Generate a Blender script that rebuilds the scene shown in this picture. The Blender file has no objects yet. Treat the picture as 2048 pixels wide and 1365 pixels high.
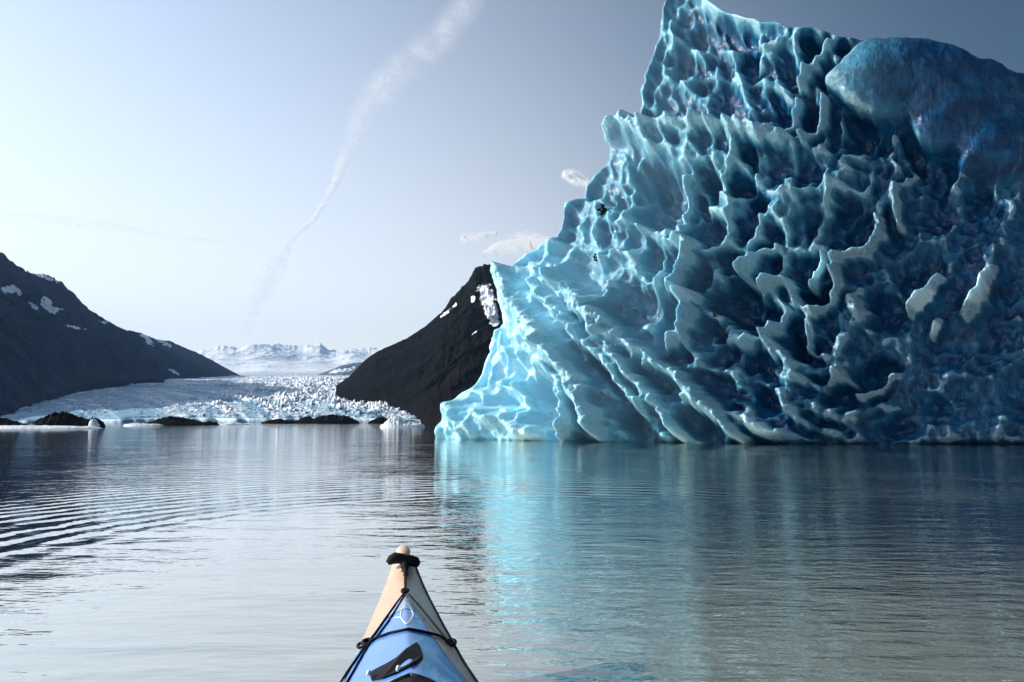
import bpy, math, random
import numpy as np
from mathutils import Vector
random.seed(7)
R = math.radians
SC = bpy.context.scene
COL = SC.collection

# ------------------------------------------------------------------ camera, sky, sun, exposure
CAM_Z = 1.0
F = 1480.0                      # focal length in photograph pixels (2048 wide)
PITCH = math.atan((842 - 682.5) / F)
cam_d = bpy.data.cameras.new("camera")
cam_d.sensor_width = 36.0
cam_d.lens = 36.0 * F / 2048
cam_d.clip_start = 0.05
cam_d.clip_end = 200000
cam = bpy.data.objects.new("camera", cam_d)
cam.location = (0, 0, CAM_Z)
cam.rotation_euler = (R(90) + PITCH, 0, 0)
COL.objects.link(cam)
SC.camera = cam

SUN_AZ = -85.0                  # degrees right of the view direction (negative = left)
SUN_EL = 25.0
sd = Vector((math.sin(R(SUN_AZ)) * math.cos(R(SUN_EL)), math.cos(R(SUN_AZ)) * math.cos(R(SUN_EL)), math.sin(R(SUN_EL))))
W = bpy.data.worlds.new("World")
SC.world = W
W.use_nodes = True
wn = W.node_tree
bg = wn.nodes["Background"]
sky = wn.nodes.new("ShaderNodeTexSky")
sky.sky_type = 'NISHITA'
sky.sun_disc = False
sky.sun_elevation = R(SUN_EL)
sky.sun_rotation = R(SUN_AZ)
sky.air_density = 1.0
sky.dust_density = 1.0
sky.ozone_density = 1.5
gm = wn.nodes.new("ShaderNodeGamma"); gm.inputs[1].default_value = 1.2
wn.links.new(sky.outputs[0], gm.inputs[0])
def wnode(t, **k):
    n_ = wn.nodes.new("ShaderNode" + t)
    for a_, b_ in k.items(): setattr(n_, a_, b_)
    return n_
def wmath(op, a_, b_=None):
    n_ = wnode("Math", operation=op)
    for q_, v_ in enumerate((a_, b_)):
        if v_ is None: continue
        if isinstance(v_, (int, float)): n_.inputs[q_].default_value = v_
        else: wn.links.new(v_, n_.inputs[q_])
    return n_.outputs[0]
def wramp(v_, a_, b_, c_, d_):
    n_ = wnode("MapRange", interpolation_type='SMOOTHSTEP')
    for q_, w_ in enumerate((a_, b_, c_, d_)): n_.inputs[q_ + 1].default_value = w_
    wn.links.new(v_, n_.inputs[0]); return n_.outputs[0]
hs_ = wnode("HueSaturation"); hs_.inputs["Saturation"].default_value = .72
wn.links.new(gm.outputs[0], hs_.inputs["Color"])
wg = wnode("TexCoord"); wsep = wnode("SeparateXYZ"); wn.links.new(wg.outputs["Generated"], wsep.inputs[0])
# the sky is brighter on the sun's side and pale with thin high haze low down
dsun = wmath('ADD', wmath('MULTIPLY', wsep.outputs[0], math.sin(R(-76))), wmath('MULTIPLY', wsep.outputs[1], math.cos(R(-76))))
tcol = wnode("Mix", data_type='RGBA'); wn.links.new(wramp(dsun, -.42, .25, 0.0, 1.0), tcol.inputs[0])
tcol.inputs[6].default_value = (.55, 1.0, 1.28, 1); tcol.inputs[7].default_value = (.97, .99, .99, 1)
kk_ = wramp(dsun, -.42, .62, .23, 1.65)
sc1 = wnode("VectorMath", operation='SCALE'); tn_ = wnode("VectorMath", operation='MULTIPLY'); wn.links.new(hs_.outputs[0], tn_.inputs[0]); wn.links.new(tcol.outputs[2], tn_.inputs[1])
wn.links.new(tn_.outputs[0], sc1.inputs[0]); wn.links.new(kk_, sc1.inputs["Scale"])
hzn = wmath('POWER', wmath('SUBTRACT', 1.0, wmath('MAXIMUM', wsep.outputs[2], 0.0)), 2.9)
hf = wmath('MULTIPLY', wmath('MULTIPLY', hzn, .95), wramp(dsun, -.38, .45, .06, 1.12))
wmx = wnode("Mix", data_type='RGBA'); wn.links.new(hf, wmx.inputs[0]); wn.links.new(sc1.outputs[0], wmx.inputs[6])
wmx.inputs[7].default_value = (10.9, 10.4, 9.7, 1)
wn.links.new(wmx.outputs[2], bg.inputs[0])
bg.inputs[1].default_value = 0.085
sun_d = bpy.data.lights.new("sun", 'SUN')
sun_d.energy = 5.0
sun_d.angle = R(0.5)
sun_d.color = (1.0, 0.93, 0.84)
sun = bpy.data.objects.new("sun", sun_d)
sun.rotation_euler = sd.to_track_quat('Z', 'Y').to_euler()
COL.objects.link(sun)
SC.view_settings.view_transform = 'Standard'
SC.view_settings.look = 'None'
SC.view_settings.exposure = 0.4
SC.view_settings.gamma = 1.0
SC.cycles.transparent_max_bounces = 24
SC.cycles.max_bounces = 8

# ------------------------------------------------------------------ pixel helpers (photograph pixels)
cp, sp = math.cos(PITCH), math.sin(PITCH)
def ray(px, py):
    x = (np.asarray(px, float) - 1024) / F
    z = -(np.asarray(py, float) - 682.5) / F
    return x, cp - sp * z, sp + cp * z
def at(px, py, Y):
    x, y, z = ray(px, py)
    k = Y / y
    return x * k, Y + 0 * k, CAM_Z + z * k
def project(X, Y, Z):
    Zr = Z - CAM_Z
    fwd = Y * cp + Zr * sp
    up = -Y * sp + Zr * cp
    return 1024 + F * X / fwd, 682.5 - F * up / fwd

# ------------------------------------------------------------------ numpy noise
def _h(ix, iy, s):
    n = (ix.astype(np.int64) * 374761393 + iy.astype(np.int64) * 668265263 + s * 974711) & 0x7fffffff
    n = ((n ^ (n >> 13)) * 1274126177) & 0x7fffffff
    n = (n ^ (n >> 16)) & 0xffffff
    return n / float(0xffffff)
def vnoise(x, y, s=0):
    ix = np.floor(x); iy = np.floor(y)
    fx = x - ix; fy = y - iy
    fx = fx * fx * fx * (fx * (fx * 6 - 15) + 10); fy = fy * fy * fy * (fy * (fy * 6 - 15) + 10)
    a = _h(ix, iy, s); b = _h(ix + 1, iy, s); c = _h(ix, iy + 1, s); d = _h(ix + 1, iy + 1, s)
    return (a + (b - a) * fx) * (1 - fy) + (c + (d - c) * fx) * fy
def fbm(x, y, s=0, o=5, g=0.5):
    t = 0; a = 1; n = 0
    for k in range(o):
        t = t + a * (vnoise(x * 2**k + 17.3 * k, y * 2**k - 9.1 * k, s + k) * 2 - 1); n += a; a *= g
    return t / n
def ridged(x, y, s=0, o=5, g=0.5):
    t = 0; a = 1; n = 0
    for k in range(o):
        t = t + a * (1 - np.abs(vnoise(x * 2**k + 17.3 * k, y * 2**k - 9.1 * k, s + k) * 2 - 1)); n += a; a *= g
    return t / n
def voro(x, y, s=0):
    """nearest and second-nearest squared distance to jittered cell centres"""
    ix = np.floor(x); iy = np.floor(y)
    f1 = np.full(x.shape, 9.0); f2 = np.full(x.shape, 9.0)
    for dx in (-1, 0, 1):
        for dy in (-1, 0, 1):
            cx = ix + dx; cy = iy + dy
            d = (cx + .1 + .8 * _h(cx, cy, s) - x)**2 + (cy + .1 + .8 * _h(cx, cy, s + 55) - y)**2
            f2 = np.minimum(f2, np.maximum(f1, d)); f1 = np.minimum(f1, d)
    return f1, f2
def sstep(a, b, x):
    t = np.clip((x - a) / (b - a), 0, 1)
    return t * t * (3 - 2 * t)
def blur(A, n):
    for _ in range(2):
        for ax in (0, 1):
            P = np.pad(A, [(n + 1, n) if k == ax else (0, 0) for k in (0, 1)], mode='edge')
            c = np.cumsum(P, axis=ax)
            A = (np.take(c, range(2 * n + 1, c.shape[ax]), axis=ax) - np.take(c, range(0, c.shape[ax] - 2 * n - 1), axis=ax)) / (2 * n + 1)
    return A

# ------------------------------------------------------------------ object helpers
def tag(o, label=None, cat=None, group=None, kind=None):
    if label: o["label"] = label
    if cat: o["category"] = cat
    if group: o["group"] = group
    if kind: o["kind"] = kind
    return o
def empty(name, loc=(0, 0, 0)):
    o = bpy.data.objects.new(name, None); o.location = loc; COL.objects.link(o); return o
def fastmesh(name, V, quads, mat, parent=None, attrs=None, smooth=True):
    me = bpy.data.meshes.new(name)
    V = np.ascontiguousarray(V, dtype=np.float32); quads = np.ascontiguousarray(quads, dtype=np.int32)
    nq, k = quads.shape
    me.vertices.add(len(V)); me.vertices.foreach_set("co", V.ravel())
    me.loops.add(nq * k); me.loops.foreach_set("vertex_index", quads.ravel())
    me.polygons.add(nq)
    me.polygons.foreach_set("loop_start", np.arange(0, nq * k, k, dtype=np.int32))
    me.polygons.foreach_set("loop_total", np.full(nq, k, dtype=np.int32))
    if smooth: me.polygons.foreach_set("use_smooth", np.ones(nq, dtype=bool))
    for n, a in (attrs or {}).items():
        at_ = me.attributes.new(n, 'FLOAT', 'POINT'); at_.data.foreach_set("value", np.ascontiguousarray(a, dtype=np.float32).ravel())
    me.update(); me.validate()
    me.materials.append(mat)
    o = bpy.data.objects.new(name, me); COL.objects.link(o)
    if parent: o.parent = parent
    return o
def gridquads(nv, nu, off=0, flip=False):
    i = np.arange(nv * nu).reshape(nv, nu) + off
    q = np.stack([i[:-1, :-1], i[:-1, 1:], i[1:, 1:], i[1:, :-1]], -1).reshape(-1, 4)
    return q[:, ::-1] if flip else q
def pymesh(name, V, Fc, mat, parent=None, smooth=True):
    me = bpy.data.meshes.new(name); me.from_pydata([tuple(map(float, v)) for v in V], [], Fc); me.update()
    if smooth:
        for p in me.polygons: p.use_smooth = True
    me.materials.append(mat)
    o = bpy.data.objects.new(name, me); COL.objects.link(o)
    if parent: o.parent = parent
    return o
def tube(V, Fc, pts, rad, n=8):
    """append a capped tube along pts to V, Fc"""
    pts = [Vector(p) for p in pts]
    rad = rad if hasattr(rad, '__len__') else [rad] * len(pts)
    b0 = len(V)
    up = Vector((0, 0, 1))
    for i, p in enumerate(pts):
        t = (pts[min(i + 1, len(pts) - 1)] - pts[max(i - 1, 0)]).normalized()
        a = t.cross(up)
        if a.length < 1e-3: a = t.cross(Vector((1, 0, 0)))
        a.normalize(); b = a.cross(t)
        for k in range(n):
            th = 2 * math.pi * k / n
            V.append(p + (a * math.cos(th) + b * math.sin(th)) * rad[i])
    for i in range(len(pts) - 1):
        for k in range(n):
            k2 = (k + 1) % n
            Fc.append((b0 + i * n + k, b0 + i * n + k2, b0 + (i + 1) * n + k2, b0 + (i + 1) * n + k))
    Fc.append(tuple(b0 + k for k in range(n - 1, -1, -1)))
    Fc.append(tuple(b0 + (len(pts) - 1) * n + k for k in range(n)))

# ------------------------------------------------------------------ material helpers
class NT:
    def __init__(s, name):
        s.m = bpy.data.materials.new(name); s.m.use_nodes = True
        s.t = s.m.node_tree; s.b = s.t.nodes["Principled BSDF"]; s.out = s.t.nodes["Material Output"]
    def n(s, typ, **kw):
        nd = s.t.nodes.new("ShaderNode" + typ)
        for k, v in kw.items():
            if k.startswith("_"): setattr(nd, k[1:], v)
            else:
                key = int(k[1:]) if k[0] == "i" and k[1:].isdigit() else k
                nd.inputs[key].default_value = v
        return nd
    def l(s, a, b): s.t.links.new(a, b)
    def math(s, op, a, b=None, c=None, clamp=False):
        nd = s.t.nodes.new("ShaderNodeMath"); nd.operation = op; nd.use_clamp = clamp
        for i, v in enumerate((a, b, c)):
            if v is None: continue
            if isinstance(v, (int, float)): nd.inputs[i].default_value = v
            else: s.l(v, nd.inputs[i])
        return nd.outputs[0]
    def mix(s, f, a, b):
        nd = s.t.nodes.new("ShaderNodeMix"); nd.data_type = 'RGBA'
        if isinstance(f, (int, float)): nd.inputs[0].default_value = f
        else: s.l(f, nd.inputs[0])
        for i, v in ((6, a), (7, b)):
            if isinstance(v, tuple): nd.inputs[i].default_value = v + (1,) if len(v) == 3 else v
            else: s.l(v, nd.inputs[i])
        return nd.outputs[2]
    def ramp(s, v, lo, hi, a=0.0, b=1.0):
        nd = s.t.nodes.new("ShaderNodeMapRange"); nd.interpolation_type = 'SMOOTHSTEP'
        nd.inputs[1].default_value = lo; nd.inputs[2].default_value = hi; nd.inputs[3].default_value = a; nd.inputs[4].default_value = b
        s.l(v, nd.inputs[0]); return nd.outputs[0]
    def noise(s, vec, scale, detail=4, rough=0.55, dist=0.0):
        nd = s.n("TexNoise", Scale=scale, Detail=detail, Roughness=rough, Distortion=dist); s.l(vec, nd.inputs["Vector"]); return nd.outputs["Fac"]
    def attr(s, name):
        nd = s.n("Attribute"); nd.attribute_name = name; return nd.outputs["Fac"]
    def pos(s, scale=(1, 1, 1)):
        g = s.n("TexCoord"); mp = s.n("Mapping"); mp.inputs["Scale"].default_value = scale
        s.l(g.outputs["Object"], mp.inputs[0]); return mp.outputs[0]
    def bump(s, h, strength, dist, normal=None):
        nd = s.n("Bump", Strength=strength, Distance=dist); s.l(h, nd.inputs["Height"])
        if normal: s.l(normal, nd.inputs["Normal"])
        return nd.outputs[0]
    def plain(s, col, rough=.5, **kw):
        s.b.inputs["Base Color"].default_value = col + (1,); s.b.inputs["Roughness"].default_value = rough
        for k, v in kw.items(): s.b.inputs[k.replace("_", " ")].default_value = v
        return s.m

# ================================================================== WATER
def mat_water():
    s = NT("glacial_water")
    g = s.n("TexCoord").outputs["Object"]
    sep = s.n("SeparateXYZ"); s.l(g, sep.inputs[0])
    X, Y = sep.outputs[0], sep.outputs[1]
    # ring waves spreading from the bow
    wob = s.noise(g, 0.55, 3, .6)
    wob2 = s.noise(g, 2.2, 2, .5)
    dx = s.math('SUBTRACT', X, 0.35); dy = s.math('SUBTRACT', Y, 5.9)
    r = s.math('SQRT', s.math('ADD', s.math('MULTIPLY', dx, dx), s.math('MULTIPLY', dy, dy)))
    r2 = s.math('ADD', r, s.math('MULTIPLY', wob, 0.55))
    r2 = s.math('ADD', r2, s.math('MULTIPLY', wob2, 0.07))
    ph = s.math('MULTIPLY', r2, 2 * math.pi / 0.37)
    wv = s.math('SINE', ph)
    env = s.math('MULTIPLY', s.ramp(r, 3.2, 4.8), s.ramp(r, 5.5, 9.5, 1, 0))
    ang = s.math('SUBTRACT', s.math('MULTIPLY', dx, -1.0), s.math('MULTIPLY', dy, -0.9))   # left and forward
    env = s.math('MULTIPLY', env, s.ramp(ang, -.8, 3.0))
    env = s.math('MULTIPLY', env, s.ramp(dy, -3.5, -0.5))
    env = s.math('MULTIPLY', env, s.ramp(s.noise(g, .8, 2), .3, .6, .25, 1))
    ring = s.math('MULTIPLY', s.math('MULTIPLY', wv, env), 0.0085)
    # wind ripples: patches, crests running across the view
    mp = s.n("Mapping"); mp.inputs["Scale"].default_value = (1.0, 2.6, 1); mp.inputs["Rotation"].default_value = (0, 0, R(6)); s.l(g, mp.inputs[0])
    patch = s.ramp(s.noise(g, 0.22, 3, .55), .40, .66, .25, 1.0)
    near = s.math('MULTIPLY', s.ramp(X, -1.5, 3.5, .35, 1.0), 1.0)
    rip = s.noise(mp.outputs[0], 3.2, 3, .55, .3)
    rip2 = s.noise(mp.outputs[0], 1.0, 3, .5, .2)
    fine = s.noise(mp.outputs[0], 9.0, 2, .5)
    h = s.math('MULTIPLY', s.math('MULTIPLY', rip, patch), s.math('MULTIPLY', near, 0.026))
    h = s.math('ADD', h, s.math('MULTIPLY', rip2, 0.018))
    h = s.math('ADD', h, s.math('MULTIPLY', s.math('MULTIPLY', fine, near), 0.0028))
    h = s.math('ADD', h, ring)
    nrm = s.bump(h, 1.0, 1.0)
    dif = s.n("BsdfDiffuse"); dif.inputs[0].default_value = (0.31, 0.35, 0.295, 1); s.l(nrm, dif.inputs["Normal"])
    gl = s.n("BsdfGlossy"); gl.inputs["Roughness"].default_value = 0.035; gl.inputs[0].default_value = (0.97, 0.95, 0.92, 1); s.l(nrm, gl.inputs["Normal"])
    fr = s.n("Fresnel", IOR=2.3); s.l(nrm, fr.inputs["Normal"])
    mx = s.n("MixShader"); s.l(s.math('MULTIPLY', fr.outputs[0], 1.9, clamp=True), mx.inputs[0])
    s.l(dif.outputs[0], mx.inputs[1]); s.l(gl.outputs[0], mx.inputs[2])
    s.l(mx.outputs[0], s.out.inputs[0])
    return s.m
nr, na = 120, 96
rr = np.concatenate([[0.0], np.geomspace(0.5, 60000, nr - 1)])
aa = np.linspace(0, 2 * np.pi, na)
RR, AA = np.meshgrid(rr, aa, indexing='ij')
V = np.stack([RR * np.sin(AA), RR * np.cos(AA), 0 * RR], -1).reshape(-1, 3)
o = fastmesh("water", V, gridquads(nr, na), mat_water())
tag(o, "calm grey green glacial lake with ripples spreading from the bow", None, kind="structure")

# ================================================================== ICEBERG
# silhouette of the near side, photograph pixels at the berg's own distance
LEFT = [(868, 930), (858, 882), (866, 866), (872, 835), (876, 808), (898, 795), (912, 782), (935, 768), (950, 745), (960, 718), (970, 690), (976, 668), (996, 642), (992, 622), (984, 600), (984, 575), (974, 548), (978, 528), (1004, 527), (1022, 517), (1042, 500), (1062, 493), (1084, 470), (1102, 467), (1112, 452), (1116, 425), (1116, 398), (1134, 390), (1158, 388), (1162, 364), (1180, 342), (1198, 326), (1212, 312), (1208, 285), (1198, 264), (1220, 255), (1252, 248), (1272, 214), (1274, 172), (1284, 138), (1303, 88), (1314, 45), (1320, 8), (1328, -28), (1340, -48)]
TOP = [(1340, -48), (1372, -38), (1405, -22), (1440, 4), (1475, 16), (1520, 26), (1560, 30), (1572, 38), (1620, 38), (1665, 52), (1700, 60), (1745, 70), (1780, 78), (1830, 82), (1862, 80), (1895, 90), (1935, 108), (1962, 124), (1990, 124), (2020, 140), (2060, 150), (2150, 160), (2250, 200), (2350, 260), (2450, 400)]
def resample(pts, n, dens=None):
    p = np.array(pts, float); d = np.r_[0, np.cumsum(np.hypot(*np.diff(p, axis=0).T))]
    t = np.linspace(0, 1, n)
    if dens is not None: t = dens(t)
    t = t * d[-1]
    return np.stack([np.interp(t, d, p[:, 0]), np.interp(t, d, p[:, 1])], -1)
NU, NV = 1000, 760
u = np.linspace(0, 1, NU); ud = u * (0.55 + 0.45 * u)          # denser to the left (in view)
ud = ud / ud[-1]
L = resample(LEFT, NV); T = resample(TOP, NU, lambda t: np.interp(t, u, ud))
L[:, 0] += 5 * fbm(L[:, 1] / 22.0, 0 * L[:, 1], 5, 3); T[:, 1] += 4 * fbm(T[:, 0] / 25.0, 0 * T[:, 0], 6, 3)
L[-1] = T[0]
Bt = np.stack([868 + ud * (2450 - 868), np.full(NU, 930.0)], -1); L[0] = Bt[0]
Rt = np.stack([np.full(NV, 2450.0), np.interp(np.linspace(0, 1, NV), [0, 1], [930, 400])], -1); Rt[-1] = T[-1]; Rt[0] = Bt[-1]
v = np.linspace(0, 1, NV)[:, None, None]; uu = ud[None, :, None]
CH = (1 - uu) * L[:, None] + uu * Rt[:, None] + (1 - v) * Bt[None] + v * T[None] \
    - ((1 - uu) * (1 - v) * Bt[0] + uu * (1 - v) * Bt[-1] + (1 - uu) * v * T[0] + uu * v * T[-1])
CX, CY = CH[..., 0], CH[..., 1]
PXM = 1 / 45.0                                                   # chart pixels to metres on the face
dL = np.concatenate([np.zeros((NV, 1)), np.cumsum(np.hypot(np.diff(CX, axis=1), np.diff(CY, axis=1)), axis=1)], 1) * PXM
dT = np.hypot(np.diff(CX, axis=0), np.diff(CY, axis=0))
dT = np.concatenate([np.cumsum(dT[::-1], axis=0)[::-1], np.zeros((1, NU))], 0) * PXM
dR = (2450 - CX) * PXM

# domain warp gives every pocket and rib a natural outline
WX = CX + 12 * fbm(CX / 70, CY / 70, 11, 3) + 4 * fbm(CX / 18, CY / 18, 12, 2)
WY = CY + 12 * fbm(CX / 70, CY / 70, 13, 3) + 4 * fbm(CX / 18, CY / 18, 14, 2)

# scooped pockets: x, y, rx, ry, turn, depth
POCKETS = [(1364, 100, 30, 32, 10, .5), (1343, 176, 26, 32, 0, .5), (1381, 205, 22, 36, -15, .55), (1315, 223, 24, 27, 0, .45), (1299, 172, 13, 20, 0, .3), (1400, 150, 22, 24, 20, .5),
 (1440, 180, 28, 50, -12, .8), (1431, 88, 22, 34, -25, .6), (1493, 88, 25, 48, -20, .9), (1463, 208, 24, 46, -8, .8), (1502, 152, 12, 44, -14, .5), (1400, 40, 40, 30, 20, .6), (1460, 40, 45, 22, 15, .7),
 (1557, 205, 27, 58, -28, 1.1), (1523, 190, 16, 50, -12, .6), (1572, 118, 24, 44, -25, .8), (1530, 115, 14, 46, -22, .5), (1626, 79, 22, 38, -30, .9), (1676, 75, 14, 28, -35, .6),
 (1618, 228, 24, 52, -24, 1.1), (1667, 250, 16, 40, -20, .8), (1714, 245, 34, 42, 20, 1.1), (1761, 266, 22, 30, 10, .9), (1825, 300, 26, 44, -10, 1.4), (1872, 350, 36, 36, 0, .9), (1903, 330, 22, 32, 10, 1.0), (1640, 140, 10, 30, -30, .5),
 (1325, 392, 58, 72, -10, 1.5), (1416, 363, 22, 38, -5, 1.0), (1400, 405, 17, 38, -5, .9), (1478, 352, 27, 27, 20, 1.1), (1507, 385, 22, 28, 0, 1.1), (1501, 313, 16, 24, 0, .7), (1557, 322, 34, 42, 10, .8), (1610, 330, 34, 30, 10, .7), (1450, 300, 14, 18, 0, .4),
 (1250, 300, 30, 24, 5, .35), (1185, 370, 22, 30, 35, .4), (1240, 395, 20, 40, 10, .5), (1222, 350, 14, 26, 20, .35), (1275, 385, 12, 40, 5, .5),
 (1128, 450, 20, 42, 10, .55), (1172, 450, 11, 46, 0, .4), (1213, 470, 15, 34, 0, .45), (1150, 430, 9, 40, 5, .3), (1074, 505, 16, 20, 20, .3), (1040, 528, 14, 16, 20, .3), (1100, 515, 16, 26, 15, .4),
 (1164, 548, 40, 46, 0, .9), (1259, 470, 33, 32, 0, .7), (1301, 502, 25, 42, 0, .8), (1346, 506, 20, 36, -5, .8), (1240, 540, 26, 28, 0, .5),
 (1267, 601, 54, 42, 20, 1.2), (1328, 628, 28, 48, -10, 1.2), (1366, 643, 16, 34, -5, .9), (1392, 545, 21, 42, 10, .9), (1457, 597, 56, 58, 0, 1.6), (1457, 506, 34, 24, 5, .9), (1415, 445, 32, 30, 0, 1.1), (1484, 425, 24, 38, 0, .9),
 (1515, 630, 48, 44, 0, 1.4), (1535, 480, 32, 46, 10, 1.0), (1453, 708, 34, 26, 20, .7), (1526, 723, 40, 38, 20, .8), (1535, 792, 46, 32, 20, .9), (1438, 772, 46, 22, 32, .7), (1330, 690, 60, 22, 25, .6),
 (1702, 450, 60, 58, 0, 1.4), (1614, 440, 34, 50, 15, 1.0), (1614, 517, 50, 36, 0, 1.4), (1630, 586, 52, 30, 5, 1.3), (1570, 530, 20, 30, 20, .8), (1523, 560, 24, 26, 0, .8), (1595, 668, 26, 46, 0, 1.2), (1632, 690, 24, 30, 0, .9), (1655, 650, 22, 26, 0, .6),
 (1854, 540, 56, 50, 0, 1.3), (1780, 610, 40, 44, 10, .9), (1730, 690, 34, 30, 0, .6), (1755, 738, 44, 50, 0, 1.1), (1670, 780, 60, 26, 15, .9), (1800, 450, 34, 50, 10, .9), (1885, 410, 44, 40, 20, 1.0), (1955, 430, 50, 50, 0, .9), (1930, 530, 34, 56, 20, .8), (1900, 690, 60, 40, 10, .7),
 (1881, 815, 46, 30, 10, 1.0), (1990, 680, 50, 60, 10, .9), (2020, 560, 36, 60, 10, .9), (1960, 790, 60, 36, 0, .8), (2060, 780, 60, 50, 0, 1.0), (1790, 850, 60, 26, 0, .9), (1640, 850, 60, 22, 14, .9), (2090, 470, 60, 80, 0, 1.0),
 (1088, 800, 42, 64, 12, 1.2), (1010, 805, 28, 30, 10, .8), (1046, 748, 28, 30, -20, .7), (1111, 852, 22, 32, 0, .9), (1030, 862, 22, 18, 0, .4), (985, 705, 10, 34, 25, .3), (1004, 725, 9, 34, 25, .3), (968, 740, 9, 28, 25, .3), (1020, 680, 9, 40, -25, .35),
 (1150, 800, 12, 50, -20, .5), (1175, 850, 16, 36, -15, .6), (1267, 840, 26, 48, -38, 1.1), (1324, 855, 30, 36, -30, 1.1), (1222, 830, 12, 44, -30, .6), (1400, 850, 22, 40, -50, .9), (1213, 738, 12, 66, -43, .8), (1465, 820, 14, 44, -55, .6), (1160, 700, 10, 66, -38, .45), (1280, 720, 14, 60, -52, .6),
 (945, 800, 12, 18, 30, .25), (2200, 500, 70, 70, 0, 1), (2260, 700, 80, 60, 0, 1), (2200, 300, 60, 60, 0, .8)]
# ribs and knobs: points, width px, height m
RIBS = [([(984, 540), (1045, 612), (1110, 690), (1165, 755), (1205, 830), (1225, 890)], 26, .9), ([(1068, 572), (1112, 612), (1170, 672), (1240, 742), (1295, 815), (1345, 892)], 15, .75),
 ([(1085, 560), (1125, 560), (1180, 625), (1255, 692), (1330, 745)], 22, .8), ([(1244, 696), (1305, 790), (1362, 860), (1385, 892)], 13, .8), ([(1305, 732), (1381, 768), (1440, 822), (1490, 880)], 17, .9),
 ([(1486, 842), (1530, 868), (1592, 890)], 15, .8), ([(1388, 592), (1392, 630), (1376, 672), (1345, 692)], 15, 1.0), ([(1388, 592), (1425, 622), (1465, 655), (1510, 690)], 13, .7), ([(1510, 690), (1560, 700), (1600, 730)], 12, .5),
 ([(1198, 268), (1250, 262), (1300, 268), (1350, 262), (1400, 268), (1460, 262), (1520, 268), (1575, 275)], 15, .55), ([(1362, 470), (1372, 420), (1376, 360)], 7, .6), ([(1290, 462), (1330, 470), (1362, 455)], 9, .7),
 ([(1345, 478), (1388, 475), (1382, 520), (1350, 575)], 13, .7), ([(1480, 540), (1520, 500), (1550, 485)], 10, .8), ([(1622, 562), (1645, 535), (1660, 512)], 8, .8), ([(1545, 580), (1582, 558), (1592, 600), (1640, 622), (1682, 590), (1688, 552)], 9, .9),
 ([(1767, 437), (1772, 475), (1750, 512), (1685, 534)], 9, .8), ([(1800, 380), (1812, 455)], 12, .7), ([(1830, 635), (1858, 608), (1892, 565)], 11, .9), ([(1942, 628), (1966, 596), (1985, 548)], 16, .8), ([(1872, 668), (1877, 655), (1885, 650)], 8, .6), ([(1712, 610), (1722, 622)], 18, .5),
 ([(1560, 660), (1545, 690), (1560, 720)], 9, .7), ([(1610, 640), (1614, 690), (1660, 715)], 7, .6), ([(1600, 760), (1640, 775), (1690, 755)], 10, .6), ([(1720, 790), (1775, 782), (1800, 750)], 8, .6), ([(1560, 785), (1600, 840), (1680, 868)], 12, .6),
 ([(1045, 770), (1062, 815), (1050, 850)], 7, .5), ([(1140, 890), (1158, 850), (1140, 800), (1100, 735)], 12, .7), ([(1185, 778), (1205, 850), (1235, 890)], 9, .6), ([(870, 850), (905, 835), (960, 858)], 34, .5), ([(960, 838), (1010, 850), (1070, 872)], 20, .5),
 ([(1510, 110), (1530, 70), (1570, 45)], 7, .35), ([(1600, 190), (1580, 240), (1545, 272)], 8, .6), ([(1655, 200), (1650, 235), (1615, 285)], 8, .6), ([(1605, 165), (1640, 110), (1672, 62)], 9, .6), ([(1795, 268), (1830, 345), (1800, 380)], 9, .4)]

def seg_d(px, py, a, b):
    ax, ay = a; bx, by = b; dx, dy = bx - ax, by - ay
    t = np.clip(((px - ax) * dx + (py - ay) * dy) / (dx * dx + dy * dy + 1e-9), 0, 1)
    return np.hypot(px - ax - t * dx, py - ay - t * dy)
def box(x0, x1, y0, y1):
    return (CX > x0) & (CX < x1) & (CY > y0) & (CY < y1)
# broad shape
H = 0.5 * fbm(CX / 260, CY / 260, 21, 2)
def lump(cx, cy, rx, ry, h, rot=0):
    c, s_ = math.cos(R(rot)), math.sin(R(rot))
    X_ = (CX - cx) * c + (CY - cy) * s_; Y_ = -(CX - cx) * s_ + (CY - cy) * c
    return h * np.exp(-(X_ / rx)**2 - (Y_ / ry)**2)
H += lump(1340, 285, 170, 40, .9) + lump(1250, 560, 120, 160, .6) + lump(1100, 720, 120, 150, .8, -35) + lump(1450, 840, 300, 50, .7) + lump(1060, 880, 220, 50, .5) - lump(1460, 120, 140, 130, .9) - lump(1500, 560, 130, 120, .5)
# procedural scallops
C1a, C1b = voro(WX / 46 + WY / 160, WY / 74, 31)
C2a, C2b = voro(WX / 21 + .3 * fbm(CX / 40, CY / 40, 33, 2), WY / 27, 32)
fr_ = (WX * .76 + WY * .65), (-WX * .65 + WY * .76)
C3a, _ = voro(fr_[0] / 120, fr_[1] / 34, 35)
dg = sstep(560, 640, CY - .25 * (CX - 1100)) * sstep(1640, 1500, CX)
big = -0.9 * (0.5 - ((1 - dg) * np.minimum(np.sqrt(C1a), .75) + dg * np.minimum(np.sqrt(C3a), .75))**2)
sml = -0.55 * (0.45 - np.minimum(np.sqrt(C2a), .75)**2)
calm = sstep(1600, 1850, CX) * sstep(350, 500, CY)             # lower right is smoother
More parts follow.
